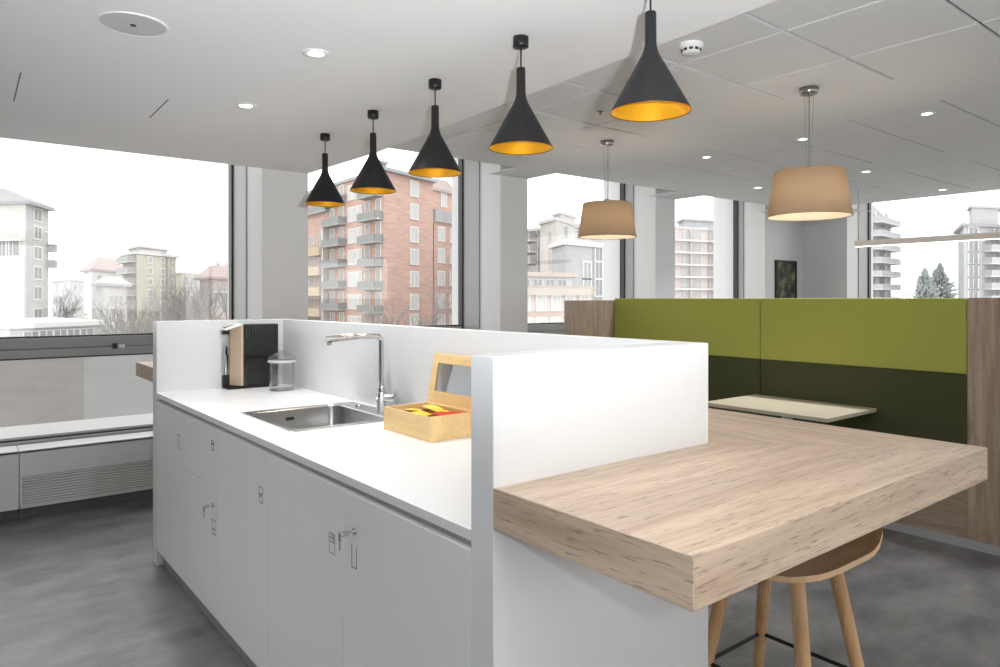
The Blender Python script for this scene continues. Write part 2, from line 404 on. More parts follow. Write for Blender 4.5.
seams = [1.3003,1.949,2.571,3.165,3.757,4.298]
ZD0, ZD1 = .092, .926
g = .0018
def cabinet(y0, y1, label, drawer=False):
    t = thing('cabinet', label, 'cabinet', (1.3,(y0+y1)/2,0), group='white base cabinets under the worktop'); o = (1.3,(y0+y1)/2,0)
    zt_ = .74 if not (y1 > 2.6 and y0 < 3.4) else .70
    c = MB(); c.box(XF+.022,XI-.004,y0+.001,y1-.001,ZD0,.115); c.box(XF+.022,XI-.004,y0+.001,y0+.018,.115,.775); c.box(XF+.022,XI-.004,y1-.018,y1-.001,.115,.775)
    c.box(XI-.02,XI-.004,y0+.018,y1-.018,.115,.93)
    c.build('carcass', M['door'], t, o)
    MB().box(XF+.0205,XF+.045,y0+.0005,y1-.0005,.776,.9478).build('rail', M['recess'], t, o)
    out = {}
    if drawer:
        out['drawer'] = MB().box(XF,XF+.02,y0+g,y1-g,.662,ZD1).build('drawer', M['door'], t, o, bevel=.0015)
        out['door'] = MB().box(XF,XF+.02,y0+g,y1-g,ZD0,.658).build('door', M['door'], t, o, bevel=.0015)
    else:
        out['door'] = MB().box(XF,XF+.02,y0+g,y1-g,ZD0,ZD1).build('door', M['door'], t, o, bevel=.0015)
    return t, o, out
cabs = []
labs = ['white cabinet nearest the wooden counter, with keys in its lock','white cabinet in front of the sink with a bin pictogram on its door',
        'white cabinet left of the sink with a small pictogram near its right edge','white cabinet with a drawer above a door with hanging keys',
        'white cabinet farthest from the wooden counter, below the coffee machine']
for i in range(5): cabs.append(cabinet(seams[i], seams[i+1], labs[i], i == 3))
def fy(u):  # y on the cabinet front plane for an image column
    k = (u-500)/F; return XF*(math.cos(YAW)-k*math.sin(YAW))/(math.sin(YAW)+k*math.cos(YAW))
def fz(u, v):
    y = fy(u); return H0-(v-299)*(XF*math.sin(YAW)+y*math.cos(YAW))/F
def mark(parent, o, rects, name='pictogram'):
    m = MB()
    for (y0,y1,z0,z1) in rects: m.box(XF-.0006,XF+.0005,y0,y1,z0,z1)
    return m.build(name, M['grey_mark'], parent, o)
def outline(y0,y1,z0,z1,t=.0022,top=True):
    r = [(y0,y0+t,z0,z1),(y1-t,y1,z0,z1),(y0,y1,z0,z0+t)]
    if top: r.append((y0,y1,z1-t,z1))
    return r
# tall outline on nearest door
y = 1.90; mark(cabs[0][2]['door'], cabs[0][1], outline(1.864,1.896,.712,.778,.003,False))
# bin pictogram (outlined box, hatched head)
y0, y1, z0, z1 = 2.008,2.050,.712,.775
mark(cabs[1][2]['door'], cabs[1][1], outline(y0,y1,z0,z1,.002)+[(y0,y1,z1-.028,z1-.026),(y0+.008,y0+.011,z1-.026,z1),(y0+.02,y0+.023,z1-.026,z1),(y0+.003,y1-.003,z1-.014,z1-.012)])
y0, y1, z0, z1 = 2.628,2.668,.728,.79
mark(cabs[2][2]['door'], cabs[2][1], outline(y0,y1,z0,z1,.003)+[(y0,y1,z1-.03,z1-.026),(y0+.015,y0+.02,z0+.02,z1-.03),(y0+.028,y0+.033,z0+.02,z1-.03)])
y0, y1, z0, z1 = 3.235,3.272,.825,.87
mark(cabs[3][2]['drawer'], cabs[3][1], outline(y0,y1,z0,z1,.004)+[(y0,y1,z1-.02,z1-.012)])
y0, y1, z0, z1 = 3.215,3.262,.455,.52
mark(cabs[3][2]['door'], cabs[3][1], outline(y0,y1,z0,z1,.004)+[(y0+.01,y1-.01,z0+.02,z0+.026)])
y0, y1, z0, z1 = 3.80,3.845,.74,.81
mark(cabs[4][2]['door'], cabs[4][1], outline(y0,y1,z0,z1,.003))
def lock(parent, o, y, z):
    l = MB(); l.tube([(XF+.001,y,z),(XF-.006,y,z)], .011, 16); return l.build('lock', M['chrome'], parent, o)
lock(cabs[0][2]['door'], cabs[0][1], 1.872, .822); lock(cabs[3][2]['door'], cabs[3][1], 3.235, .585)
def keys(y, z, label):
    t = thing('key_ring', label, 'keys', (XF-.012,y,z), group='keys hanging in cabinet locks')
    k = MB(); k.tube([(.006,0,0),(-.010,0,0)], .003, 8); k.box(-.024,-.010,-.0012,.0012,-.008,.008)
    k.build('key', M['chrome'], t)
    rp = [(-.020, .019-.019*math.cos(a), -.004-.007*math.sin(a)-.006*math.sin(a/2)**2) for a in [math.pi*2*i/20 for i in range(21)]]
    MB().tube(rp, .0011, 6).build('ring', M['nickel'], t)
    b = MB(); b.box(-.0215,-.0190,.031,.041,-.032,-.010); b.box(-.021,-.0195,.0335,.0385,-.058,-.032); b.build('spare_key', M['nickel'], t)
    return t
keys(1.872,.822,'bunch of keys hanging from the lock of the cabinet nearest the counter')
keys(3.235,.585,'bunch of keys hanging from the cabinet door below the drawer')
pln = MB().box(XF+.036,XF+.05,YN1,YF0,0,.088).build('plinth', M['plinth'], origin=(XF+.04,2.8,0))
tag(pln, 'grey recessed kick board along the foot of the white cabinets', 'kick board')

# sink
s = thing('sink', 'square stainless steel sink set in the white worktop', 'sink', (1.35,3.0,ZW)); o = (1.35,3.0,ZW)
r = MB(); zr = ZW+.003
def rrect(x0,x1,y0,y1,r_,n=6):
    pts = []
    for cx_,cy_,a0 in ((x1-r_,y1-r_,0),(x0+r_,y1-r_,90),(x0+r_,y0+r_,180),(x1-r_,y0+r_,270)):
        for k in range(n+1):
            a = R(a0+90*k/n); pts.append((cx_+r_*math.cos(a), cy_+r_*math.sin(a)))
    return pts
outer = rrect(SX0,SX1,SY0,SY1,.012); inner = rrect(BX0,BX1,BY0,BY1,.055); n = len(outer)
vs = [(x,y,ZW+.0004) for x,y in outer]+[(x,y,zr) for x,y in rrect(SX0+.004,SX1-.004,SY0+.004,SY1-.004,.012)]+[(x,y,zr) for x,y in inner]+[(x,y,zr-.004) for x,y in rrect(BX0+.003,BX1-.003,BY0+.003,BY1-.003,.053)]
fs = [(k*n+i,k*n+(i+1)%n,(k+1)*n+(i+1)%n,(k+1)*n+i) for k in range(3) for i in range(n)]
r.add(vs, fs, 0, False); r.build('rim', M['steel'], s, o)
b = MB(); dep = .17
rings = [(rrect(BX0+.003,BX1-.003,BY0+.003,BY1-.003,.053),-.001),(rrect(BX0+.008,BX1-.008,BY0+.008,BY1-.008,.05),-dep+.03),(rrect(BX0+.016,BX1-.016,BY0+.016,BY1-.016,.045),-dep+.008),(rrect(BX0+.04,BX1-.04,BY0+.04,BY1-.04,.03),-dep)]
vs = [(x,y,ZW+z) for rg,z in rings for x,y in rg]
fs = [((k+1)*n+i,(k+1)*n+(i+1)%n,k*n+(i+1)%n,k*n+i)[::-1] for k in range(3) for i in range(n)]+[tuple(range(3*n,4*n))]
b.add(vs, fs, 0, True); bo = b.build('bowl', M['steel'], s, o)
MB().lathe([(0,-dep+.004),(.035,-dep+.004),(.045,-.0005-dep+.002)], (1.30,3.0,ZW)).build('drain', M['chrome'], s, o)
MB().lathe([(.021,.003),(.021,.010),(.018,.013),(0,.013)], (1.60,3.13,ZW)).build('drain_knob', M['chrome'], s, o)
# overflow slot
MB().box(1.28,1.32,BY1-.008,BY1-.004,ZW-.05,ZW-.035).build('overflow', M['slot'], s, o)

# faucet
FX, FY = 1.615, 2.93; zf = ZW+.003
t = thing('faucet', 'chrome mixer tap with a tall angular spout beside the sink', 'faucet', (FX,FY,zf)); o = (0,0,0)
MB().lathe([(.0,.0),(.027,.0),(.027,.006),(.023,.008),(.023,.085),(.020,.09),(.0,.09)]).build('body', M['chrome'], t)
sp = MB(); sp.tube(rnd_path([(0,0,.085),(0,0,.352),(-.115,0.02,.352)], .03), .0125, 16)
sp.tube([(-.11,.019,.352),(-.125,.0217,.3525),(-.255,.044,.343)], [.0125,.0155,.0165], 16); so = sp.build('spout', M['chrome'], t)
MB().lathe([(.0,-.012),(.011,-.012),(.012,0),(.0,0)], (-.242,.042,.328)).build('aerator', M['nickel'], t)
MB().lathe([(.017,.09),(.017,.112),(.013,.118)], (0,0,0)).build('collar', M['chrome'], t)
hb = MB(); hb.tube([(-.025,.01,.06),(.0,-.0,.06),(.045,-.038,.062)], [.016,.018,.018], 16); hb.build('valve', M['chrome'], t)
lv = MB(); lv.tube([(.04,-.034,.062),(.052,-.044,.075),(.040,-.056,.100)], [.008,.006,.005], 10); lv.build('lever', M['chrome'], t)

# coffee machine
zb = ZW+.0003
t = thing('coffee_machine', 'black capsule coffee machine with champagne front trim in the worktop corner', 'coffee machine', (1.47,4.23,zb)); o = (1.47,4.23,zb)
z1 = zb+.378
b = MB(); b.box(1.39,1.60,4.178,4.292,zb+.008,z1); b.build('body', M['blackgloss'], t, o, bevel=.004)
MB().box(1.30,1.60,4.182,4.29,zb,zb+.010).build('base', M['black'], t, o, bevel=.003)
f = MB(); f.hexa([(1.376,4.176,zb+.018),(1.390,4.1785,zb+.018),(1.390,4.262,zb+.018),(1.336,4.258,zb+.018),(1.376,4.176,z1-.006),(1.390,4.1785,z1-.006),(1.390,4.262,z1-.006),(1.336,4.258,z1-.006)]); f.build('front_trim', M['tan'], t, o)
hd = MB(); hd.hexa([(1.296,4.262,z1-.06),(1.372,4.262,z1-.06),(1.372,4.292,z1-.06),(1.296,4.292,z1-.06),(1.306,4.262,z1-.02),(1.372,4.262,z1-.004),(1.372,4.292,z1-.004),(1.306,4.292,z1-.02)])
hd.build('brew_head', M['black'], t, o, bevel=.003)
lid = MB(); lid.hexa([(1.292,4.18,z1-.034),(1.388,4.178,z1-.003),(1.388,4.294,z1-.003),(1.292,4.294,z1-.034),(1.292,4.18,z1-.028),(1.388,4.178,z1+.004),(1.388,4.294,z1+.004),(1.292,4.294,z1-.028)])
lid.build('lid', M['heater'], t, o)
MB().box(1.345,1.372,4.263,4.292,zb+.01,z1-.06).build('recess_back', M['black'], t, o)
MB().box(1.30,1.372,4.263,4.292,zb+.01,zb+.075).build('drip_tray', M['black'], t, o, bevel=.003)
MB().lathe([(.012,.078),(.014,.20),(.010,.20),(.010,.25),(0,.25)], (1.318,4.277,zb), 16).build('spout', M['chrome'], t, o)
v = MB()
for i in range(5): v.hexa([(1.402+.019*i,4.1752,zb+.295+.006*i),(1.410+.019*i,4.1752,zb+.297+.006*i),(1.410+.019*i,4.1785,zb+.297+.006*i),(1.402+.019*i,4.1785,zb+.295+.006*i),
                    (1.402+.019*i,4.1752,z1-.004),(1.410+.019*i,4.1752,z1-.004),(1.410+.019*i,4.1785,z1-.004),(1.402+.019*i,4.1785,z1-.004)])
v.build('vent', M['gasket'], t, o)
# glass jar
t = thing('glass_jar', 'clear glass storage jar with lid in front of the coffee machine', 'jar', (1.546,3.982,zb))
MB().lathe([(0,.0),(.066,.0),(.070,.005),(.070,.150),(.067,.160),(.064,.160),(.066,.150),(.066,.010),(.0,.010)]).build('body', M['jar'], t)
ld = MB().lathe([(.062,.162),(.078,.165),(.079,.185),(.076,.195),(.045,.212),(.014,.222),(.012,.228),(.0,.228),(.0,.222),(.04,.206),(.07,.188),(.072,.172),(.062,.170)], n=36)
ldo = ld.build('lid', M['jar'], t)
MB().lathe([(.066,.160),(.080,.163),(.080,.172),(.066,.175)]).build('seal', mat('clear_silicone', (214,216,216), .4), t)
kp = [(.022*math.cos(a), 0, .243+.020*math.sin(a)) for a in [2*math.pi*i/20 for i in range(21)]]
MB().tube(kp, .007, 10).build('knob', M['jar'], t)

# tea box
zb = ZW
t = thing('tea_box', 'open bamboo tea box with a windowed lid standing by the sink', 'box', (1.51,2.36,zb)); o = (1.51,2.36,zb)
x0,x1,y0,y1,hh,tk = 1.405,1.618,2.188,2.530,.092,.010
b = MB(); b.box(x0,x1,y0,y1,zb,zb+.008); b.box(x0,x0+tk,y0,y1,zb+.008,zb+hh); b.box(x1-tk,x1,y0,y1,zb+.008,zb+hh)
b.box(x0+tk,x1-tk,y0,y0+tk,zb+.008,zb+hh); b.box(x0+tk,x1-tk,y1-tk,y1,zb+.008,zb+hh)
b.build('body', M['bamboo'], t, o, bevel=.0015)
dv = MB()
for k in (1,2,3): dv.box(x0+tk,x1-tk,y0+(y1-y0)*k/4-.002,y0+(y1-y0)*k/4+.002,zb+.008,zb+hh-.014)
dv.box((x0+x1)/2-.002,(x0+x1)/2+.002,y0+tk,y1-tk,zb+.008,zb+hh-.014); dv.build('divider', M['bamboo_dk'], t, o)
# lid, leaning back a little past upright
L = MB(); lh = .205; lean = .035
def lq(x_off, a, b_, c, d):   # slab on the lid plane: a..b along y, c..d up
    def P(yy, hz, dx): return (x1-.004+lean*hz/lh+dx, yy, zb+hh+hz)
    return [P(a,c,0),P(b_,c,0),P(b_,c,.012),P(a,c,.012),P(a,d,0),P(b_,d,0),P(b_,d,.012),P(a,d,.012)]
fw = .038
for a,b_,c,d in ((y0,y0+fw,0,lh),(y1-fw,y1,0,lh),(y0+fw,y1-fw,0,fw+.012),(y0+fw,y1-fw,lh-fw,lh)): L.hexa(lq(0,a,b_,c,d))
lo = L.build('lid', M['bamboo'], t, o)
P = lq(0, y0+fw, y1-fw, fw+.012, lh-fw); G = MB()
G.hexa([(p[0]+(.004 if i%4 < 2 else -.005),p[1],p[2]) for i,p in enumerate(P)]); G.build('lid_window', M['lidglass'], lo, o)
# sachets in the compartments, top-level things
def sachet(x, y, m, label, rz, tilt, zoff=0):
    so = MB(); w_, h_ = .062,.075
    vs = []; nx, ny = 6, 6
    for sgn in (1,-1):
        for i in range(nx+1):
            for j in range(ny+1):
                a = -1+2*i/nx; c = -1+2*j/ny
                vs.append((a*w_/2, c*h_/2, sgn*.006*(1-a**4)*(1-c**4)))
    n1 = (nx+1)*(ny+1)
    fs = [(i*(ny+1)+j,(i+1)*(ny+1)+j,(i+1)*(ny+1)+j+1,i*(ny+1)+j+1) for i in range(nx) for j in range(ny)]
    fs += [tuple(n1+q for q in f_[::-1]) for f_ in fs]
    so.add(vs, fs, 0, True)
    ob = so.build('tea_sachet', m, origin=(0,0,0)); ob.location = (x,y,zb+.078+zoff); ob.rotation_euler = (tilt[0],tilt[1],rz)
    tag(ob, label, 'tea bag', 'tea sachets in the bamboo box'); return ob
sachet(1.455,2.335,M['yellow'],'yellow tea sachet along the front of the open bamboo box',.1,(.12,-.1),.004)
sachet(1.462,2.400,M['yellow2'],'pale yellow tea sachet in the middle of the bamboo box',-.15,(-.12,.1),.010)
sachet(1.555,2.400,M['yellow2'],'pale yellow tea sachet at the back of the box below the lid',.05,(.1,.06),.012)
sachet(1.555,2.325,M['yellow'],'yellow tea sachet behind the red one',.2,(.06,.1),.004)
sachet(1.50,2.242,M['red'],'red tea sachet at the near end of the bamboo box',.1,(.06,.0),.010)
sachet(1.565,2.242,M['red'],'red tea sachet at the near end below the lid hinge',-.1,(.06,.05),.006)
sachet(1.455,2.480,M['brown'],'brown tea sachet at the far end of the box',0,(.05,.0),-.012)
sachet(1.55,2.475,M['brown'],'brown tea sachet at the far back corner of the box',.0,(.0,.0),-.006)

# ------------------------------------------------------------------ oak counter around the island
XT, YT, YE = 2.2842, .6925, 5.11
ZB0, ZB1 = .9965, 1.086
t = thing('bar_counter', 'thick pale oak bar counter wrapped around the white island', 'counter', (1.9,2.8,ZB0)); o = (1.9,2.8,ZB0)
e = .0004
MB().prism([(XF+.003,YT),(XT,YT),(XRR+e,YN0-e),(XF+.003,YN0-e)], ZB0, ZB1).build('near_top', M['oak_x'], t, o, bevel=.0015)
MB().box(XF-.0005,XF+.003,YT,YN0-e,ZB0,ZB1).build('edge_band', M['oak_y'], t, o, bevel=.001)
MB().prism([(XT,YT),(XT,YE),(XRR+e,YF1+e),(XRR+e,YN0-e)], ZB0, ZB1).build('rear_top', M['oak_y'], t, o, bevel=.0015)
MB().prism([(1.0,YF1+e),(XRR+e,YF1+e),(XT,YE),(1.0,YE)], ZB0, ZB1).build('far_top', M['oak_x'], t, o, bevel=.0015)
br = MB(); br.box(1.06,1.10,YF1+e,YF1+.35,ZB0-.02,ZB0); br.box(1.06,1.10,YF1+e,YF1+.02,ZB0-.22,ZB0-.02); br.build('bracket', M['frame'], t, o)

# ------------------------------------------------------------------ stool
def stool(loc, rz, label):
    t = thing('bar_stool', label, 'stool', loc, rz)
    a, b, zs = .25, .212, .782
    NR, NA = 10, 48; vs = []; 
    def zz(x, y): 
        q = max(0,(x-.09)/.175); return zs + .10*q**2.1 + .012*(y/b)**2 - .012*max(0,(-x-.2)/.065)
    vs = [(0,0,zz(0,0))]
    for i in range(1,NR+1):
        for j in range(NA):
            an = 2*math.pi*j/NA; c, s_ = math.cos(an), math.sin(an)
            k = (abs(c)**4.5+abs(s_)**4.5)**(-1/4.5)*i/NR
            x, y = .018+a*k*c, b*k*s_; vs.append((x,y,zz(x,y)))
    top = len(vs)
    fs = [(0,1+j,1+(j+1)%NA) for j in range(NA)]
    for i in range(NR-1):
        for j in range(NA):
            p = 1+i*NA; fs.append((p+j,p+NA+j,p+NA+(j+1)%NA,p+(j+1)%NA))
    m = MB(); m.add(vs, fs, 0, True)
    m.add([(x,y,z-.016) for x,y,z in vs], [f[::-1] for f in fs], 0, True)
    q = 1+(NR-1)*NA
    rim = [vs[q+j] for j in range(NA)]+[(x,y,z-.016) for x,y,z in vs[q:q+NA]]
    m.add(rim, [(j,NA+j,NA+(j+1)%NA,(j+1)%NA) for j in range(NA)], 1, False)
    m.build('seat', [M['seat_oak'],M['ply']], t)
    for sx in (-1,1):
        for sy in (-1,1):
            l = MB(); T = Vector((sx*.098,sy*.100,.757)); B = Vector((sx*.205,sy*.222,0))
            if sx > 0: T.z = .765
            l.tube([T+(B-T)*-.0, T*.6+B*.4, B], [.021,.0195,.0125], 16); l.build('leg', M['stool_oak'], t)
    pl_ = MB(); pl_.box(-.125,.125,-.13,.13,.742,.768); pl_.build('seat_mount', M['black'], t, bevel=.004)
    k = .42; f = (.757-k)/.757
    cx_, cy_ = .098+(.205-.098)*f, .1+(.222-.1)*f
    for p, q_ in (((-cx_,-cy_),(-cx_,cy_)),((cx_,-cy_),(cx_,cy_)),((-cx_,cy_),(cx_,cy_)),((-cx_,-cy_),(cx_,-cy_))):
        if p == (-cx_,-cy_) and q_ == (cx_,-cy_): continue
        MB().tube([(*p,k),(*q_,k)], .006, 10).build('footrest', M['black'], t)
    return t
stool((1.93,1.105,0), 0, 'oak bar stool with curved seat tucked under the oak counter')

# ------------------------------------------------------------------ booth
XB = 4.831
t = thing('booth_partition', 'tall oak booth partition with lime and dark green upholstered panels', 'booth', (XB,2.4,0)); o = (XB,2.4,0)
ZBT = 1.505; YB0, YB1, YBC = .4, 1.571, 4.395
MB().box(XB+.006,XB+.10,YB1,YBC,.055,ZBT-.01).build('core', M['booth_wood_y'], t, o)
MB().box(XB,XB+.10,YB0,YB1-.001,.055,ZBT+.003).build('end_post', M['booth_wood_z'], t, o, bevel=.002)
MB().box(XB,XB+.006,YB1+.001,YBC,.055,.52).build('base_panel', M['booth_wood_y'], t, o)
for ya,yb in ((YB1+.002,2.926),(2.932,YBC-.003)):
    MB().box(XB-.012,XB+.006,ya,yb,1.049,ZBT).build('upper_panel', M['green'], t, o, bevel=.005)
    MB().box(XB-.012,XB+.006,ya,yb,.522,1.047).build('lower_panel', M['dkgreen'], t, o, bevel=.005)
MB().box(4.381,XB+.10,YBC,YBC+.20,.055,1.488).build('wing', M['booth_wood_z'], t, o, bevel=.002)
kk = MB(); kk.box(XB+.004,XB+.09,YB0,YBC,0,.055); kk.box(4.39,XB+.09,YBC+.01,YBC+.19,0,.055); kk.build('kick', M['alu'], t, o)
# booth table
zt2 = .782
t = thing('booth_table', 'beige rectangular table against the green booth wall', 'table', (4.47,2.6,0)); o = (4.47,2.6,0)
MB().box(4.16,4.812,2.085,2.965,zt2-.024,zt2).build('table_top', M['beige'], t, o, bevel=.002)
MB().lathe([(.035,.01),(.035,zt2-.024)], (4.49,2.53,0), 24).build('column', M['alu'], t, o)
MB().box(4.29,4.69,2.33,2.73,0,.012).build('base', M['alu'], t, o, bevel=.003)

# ------------------------------------------------------------------ lamps
def spot(parent, loc, e, ang=110, col=(.965,.98,1), rad=.03):
    l = bpy.data.lights.new('spot', 'SPOT'); l.energy = e; l.spot_size = R(ang); l.spot_blend = .8; l.shadow_soft_size = rad; l.color = col
    ob = bpy.data.objects.new('spot', l); COL.objects.link(ob); ob.parent = parent; ob.location = loc; return ob
def cone_pendant():
    t = thing('cone_pendant', 'x', 'pendant lamp', (0,0,ZC), group='row of black cone pendants over the island')
    MB().lathe([(0,-.040),(.027,-.040),(.0295,-.037),(.0295,-.001),(0,-.001)]).build('canopy', M['black'], t)
    MB().tube([(0,0,-.04),(0,0,-.13)], .0032, 8).build('cord', M['black'], t)
    zt_, zn, zr = -.119, -.232, -.427
    out = [(.0,zt_),(.0155,zt_),(.0172,zt_-.003),(.0180,zn+.02),(.0195,zn+.006),(.0225,zn-.006),(.0275,zn-.02),(.1215,zr+.004),(.1226,zr)]
    MB().lathe(out+[(.1214,zr+.0005),(.1202,zr+.003),(.0262,zn-.0215),(.0,zn-.02)], n=56).build('shade', M['black'], t)
    MB().lathe([(.1200,zr+.0025),(.0268,zn-.024),(.0,zn-.024)], n=56).build('lining', M['gold'], t)
    MB().lathe([(.1204,zr+.001),(.1222,zr-.0006),(.1227,zr+.0002)], n=56).build('rim', M['goldrim'], t)
    MB().lathe([(.0,-.262),(.012,-.262),(.022,-.283),(.020,-.300),(.010,-.309),(0,-.311)], n=20).build('bulb', M['bulb'], t)
    spot(t, (0,0,-.318), 5, 105, (1,.96,.9), .02)
    return t
pos = [(1.828,4.016),(1.805,3.365),(1.772,2.712),(1.739,2.063),(1.713,1.412)]
words = ['black cone pendant farthest from the oak counter, beside the column','black cone pendant second farthest from the oak counter','black cone pendant in the middle of the row of five',
         'black cone pendant second nearest the oak counter','black cone pendant nearest the oak counter, its canopy cut by the top edge']
pr0 = cone_pendant()
for i,(x,y) in enumerate(pos):
    p = pr0 if i == 0 else dup(pr0)
    p.location = (x,y,ZC); p['label'] = words[i]
def drum(x, y, label, k=1.0):
    t = thing('drum_pendant', label, 'pendant lamp', (x,y,ZT), group='beige drum pendants over the booth')
    MB().lathe([(0,-.036),(.046,-.036),(.052,-.030),(.052,-.001),(0,-.001)]).build('canopy', M['nickel'], t)
    zt_, zb_ = -.476, -.734; rt, rb = .196*k, .238*k
    for a in (0.4,2.5,4.6):
        MB().tube([(.03*math.cos(a),.03*math.sin(a),-.036),(.010*math.cos(a),.010*math.sin(a),zt_+.01)], .0011, 6).build('wire', M['nickel'], t)
    MB().tube([(0,0,-.036),(0,0,zt_+.02)], .0018, 6).build('cord', M['nickel'], t)
    MB().lathe([(rt,zt_),(rb,zb_),(rb-.003,zb_),(rt-.003,zt_)], n=64, closed=True).build('shade', M['shade'], t)
    MB().lathe([(rb-.0045,zb_+.001),(rt-.0045,zt_-.006)], n=64).build('lining', M['lining'], t)
    MB().lathe([(rb+.0008,zb_+.006),(rb+.0015,zb_-.001),(rb-.004,zb_-.001),(rb-.0035,zb_+.006)], n=64).build('hem', M['hem'], t)
    sp = MB(); sp.lathe([(rt-.004,zt_-.001),(rt-.004,zt_-.005)], n=64)
    for a in (0,2.094,4.189): sp.tube([(0,0,zt_),(rt*math.cos(a),rt*math.sin(a),zt_)], .002, 6)
    sp.build('spider', M['nickel'], t)
    MB().lathe([(.0,zt_+.035),(.018,zt_+.03),(.02,zt_-.06),(0,zt_-.06)], n=20).build('socket', M['nickel'], t)
    MB().lathe([(0,-.53),(.014,-.532),(.034,-.565),(.036,-.585),(.026,-.61),(0,-.618)], n=24).build('bulb', M['bulb_big'], t)
    return t
drum(3.975,3.697,'beige drum pendant farther off, in front of the narrow window', .93)
drum(3.88,2.052,'larger-looking beige drum pendant near the picture on the wall', .95)
# linear pendant by the right window
t = thing('linear_pendant', 'long slim suspended light bar in front of the right window', 'pendant lamp', (7.86,2.0,2.08)); o = (7.86,2.0,2.08)
MB().box(7.835,7.885,-.2,3.63,2.075,2.135).build('housing', M['bar'], t, o, bevel=.002)
MB().box(7.839,7.881,-.19,3.62,2.068,2.075).build('diffuser', M['ledbar'], t, o)
for yy in (3.60,1.7,-.1): MB().tube([(7.86,yy,2.135),(7.86,yy,ZT)], .0025, 6).build('cable', M['nickel'], t, o)

def downlight(x, y, z, r, label, e):
    t = thing('downlight', label, 'ceiling light', (x,y,z), group='recessed downlights')
    MB().lathe([(r,-.0005),(r,-.004),(r*.72,-.006),(r*.66,-.004),(r*.55,-.002)], n=32).build('trim_ring', M['heater'], t)
    MB().disc(r*.56,-.0025,flip=True).build('lens', M['led'], t)
    spot(t, (0,0,-.012), e*(1.8 if x > 4.5 or x < 0 else 1))
    return t
ED = 42
dl = [(1.197,2.717,ZC,.055,'recessed downlight in the plaster ceiling beside the round speaker'),(1.237,3.679,ZC,.055,'smaller recessed downlight in the plaster nearer the wide window'),
 (5.084,3.589,ZT,.05,'recessed downlight in the tiles between the two drum pendants'),(5.081,2.734,ZT,.05,'recessed downlight just above and behind the nearer drum pendant'),
 (6.91,4.225,ZT,.055,'recessed downlight close to the narrow window facing the banded building'),(6.842,3.061,ZT,.055,'recessed downlight right of the nearer drum shade'),
 (5.013,1.858,ZT,.05,'recessed downlight in the tiles nearest the upper right corner'),(8.626,3.041,ZT,.055,'recessed downlight just above the right window')]
for d in dl: downlight(*d, ED)
# unseen downlights added outside the frame to light the room
for x,y,z in ((-.6,2.7,ZC),(1.2,-.3,ZC),(1.2,-1.6,ZC),(3.2,-1.2,ZT),(5.0,-.6,ZT),(6.85,.6,ZT),(8.6,-.5,ZT)):
    downlight(x,y,z,.055,'added recessed downlight outside the frame', ED)

# speaker, smoke detector, slots, sprinkler
t = thing('ceiling_speaker', 'round flush grey speaker in the plaster ceiling', 'speaker', (.548,2.845,ZC))
MB().lathe([(.118,-.0005),(.118,-.004),(.112,-.006),(.110,-.004)], n=56).build('rim', M['heater'], t)
MB().disc(.111,-.004,n=56,flip=True).build('grille', mat('speaker_grille', (205,205,205), .8), t)
MB().lathe([(0,-.007),(.010,-.007),(.010,-.003)], (.0,.0,0), 16).build('badge', M['gasket'], t)
t = thing('smoke_detector', 'white smoke detector on the tile ceiling beside the nearest cone pendant', 'smoke detector', (2.774,2.044,ZT))
MB().lathe([(.055,-.0005),(.055,-.016),(.046,-.020),(.042,-.040),(.030,-.048),(0,-.048)], n=40).build('housing', M['heater'], t)
sl = MB()
for i in range(10):
    a = 2*math.pi*i/10; c, s_ = math.cos(a), math.sin(a); r_ = .0425
    p = lambda rr, ta, z: (rr*c-ta*s_, rr*s_+ta*c, z)
    sl.hexa([p(.040,-.009,-.038),p(r_+.0016,-.009,-.038),p(r_+.0016,.009,-.038),p(.040,.009,-.038),p(.042,-.009,-.027),p(r_+.0035,-.009,-.027),p(r_+.0035,.009,-.027),p(.042,.009,-.027)])
sl.build('slot', M['gasket'], t)
for i,(x0,y0,x1,y1) in enumerate(((.275,3.763,.287,4.33),(.893,3.806,.903,4.257))):
    dx = .0026
    struct('trim_%d' % (i+1), MB().hexa([(x0-dx,y0,ZC-.0015),(x0+dx,y0,ZC-.0015),(x1+dx,y1,ZC-.0015),(x1-dx,y1,ZC-.0015),(x0-dx,y0,ZC+.004),(x0+dx,y0,ZC+.004),(x1+dx,y1,ZC+.004),(x1-dx,y1,ZC+.004)]), mat('ceiling_slot', (96,96,96), .8), 'thin dark slot in the plaster ceiling')
t = thing('sprinkler', 'small sprinkler head on the tile ceiling behind the nearest cone pendant', 'sprinkler', (3.314,3.138,ZT))
MB().lathe([(.028,-.0005),(.026,-.006),(.012,-.008),(.008,-.02),(.014,-.022),(0,-.023)], n=20).build('head', M['nickel'], t)

# picture on the back wall
def pic_mat():
    m = bpy.data.materials.new('garden_scene_print'); m.use_nodes = True; nt = m.node_tree; N = nt.nodes; L = nt.links
    b = N['Principled BSDF']; b.inputs['Roughness'].default_value = .5
    tc = N.new('ShaderNodeTexCoord'); nz = N.new('ShaderNodeTexNoise'); nz.inputs['Scale'].default_value = 7; nz.inputs['Detail'].default_value = 4
    L.new(tc.outputs['Object'], nz.inputs['Vector'])
    cr = N.new('ShaderNodeValToRGB'); e = cr.color_ramp.elements
    e[0].position = .38; e[1].position = .72; e[0].color = (*lin((34,36,30)),1); e[1].color = (*lin((160,164,110)),1)
    k = e.new(.52); k.color = (*lin((72,74,58)),1)
    L.new(nz.outputs['Fac'], cr.inputs['Fac']); L.new(cr.outputs['Color'], b.inputs['Base Color']); return m
t = thing('framed_picture', 'small dark framed picture on the white wall between windows', 'picture', (9.45,YC,1.8)); o = (9.45,YC,1.8)
px0, px1 = 9.2, 9.75
f = MB(); z0_, z1_ = 1.30, 2.05
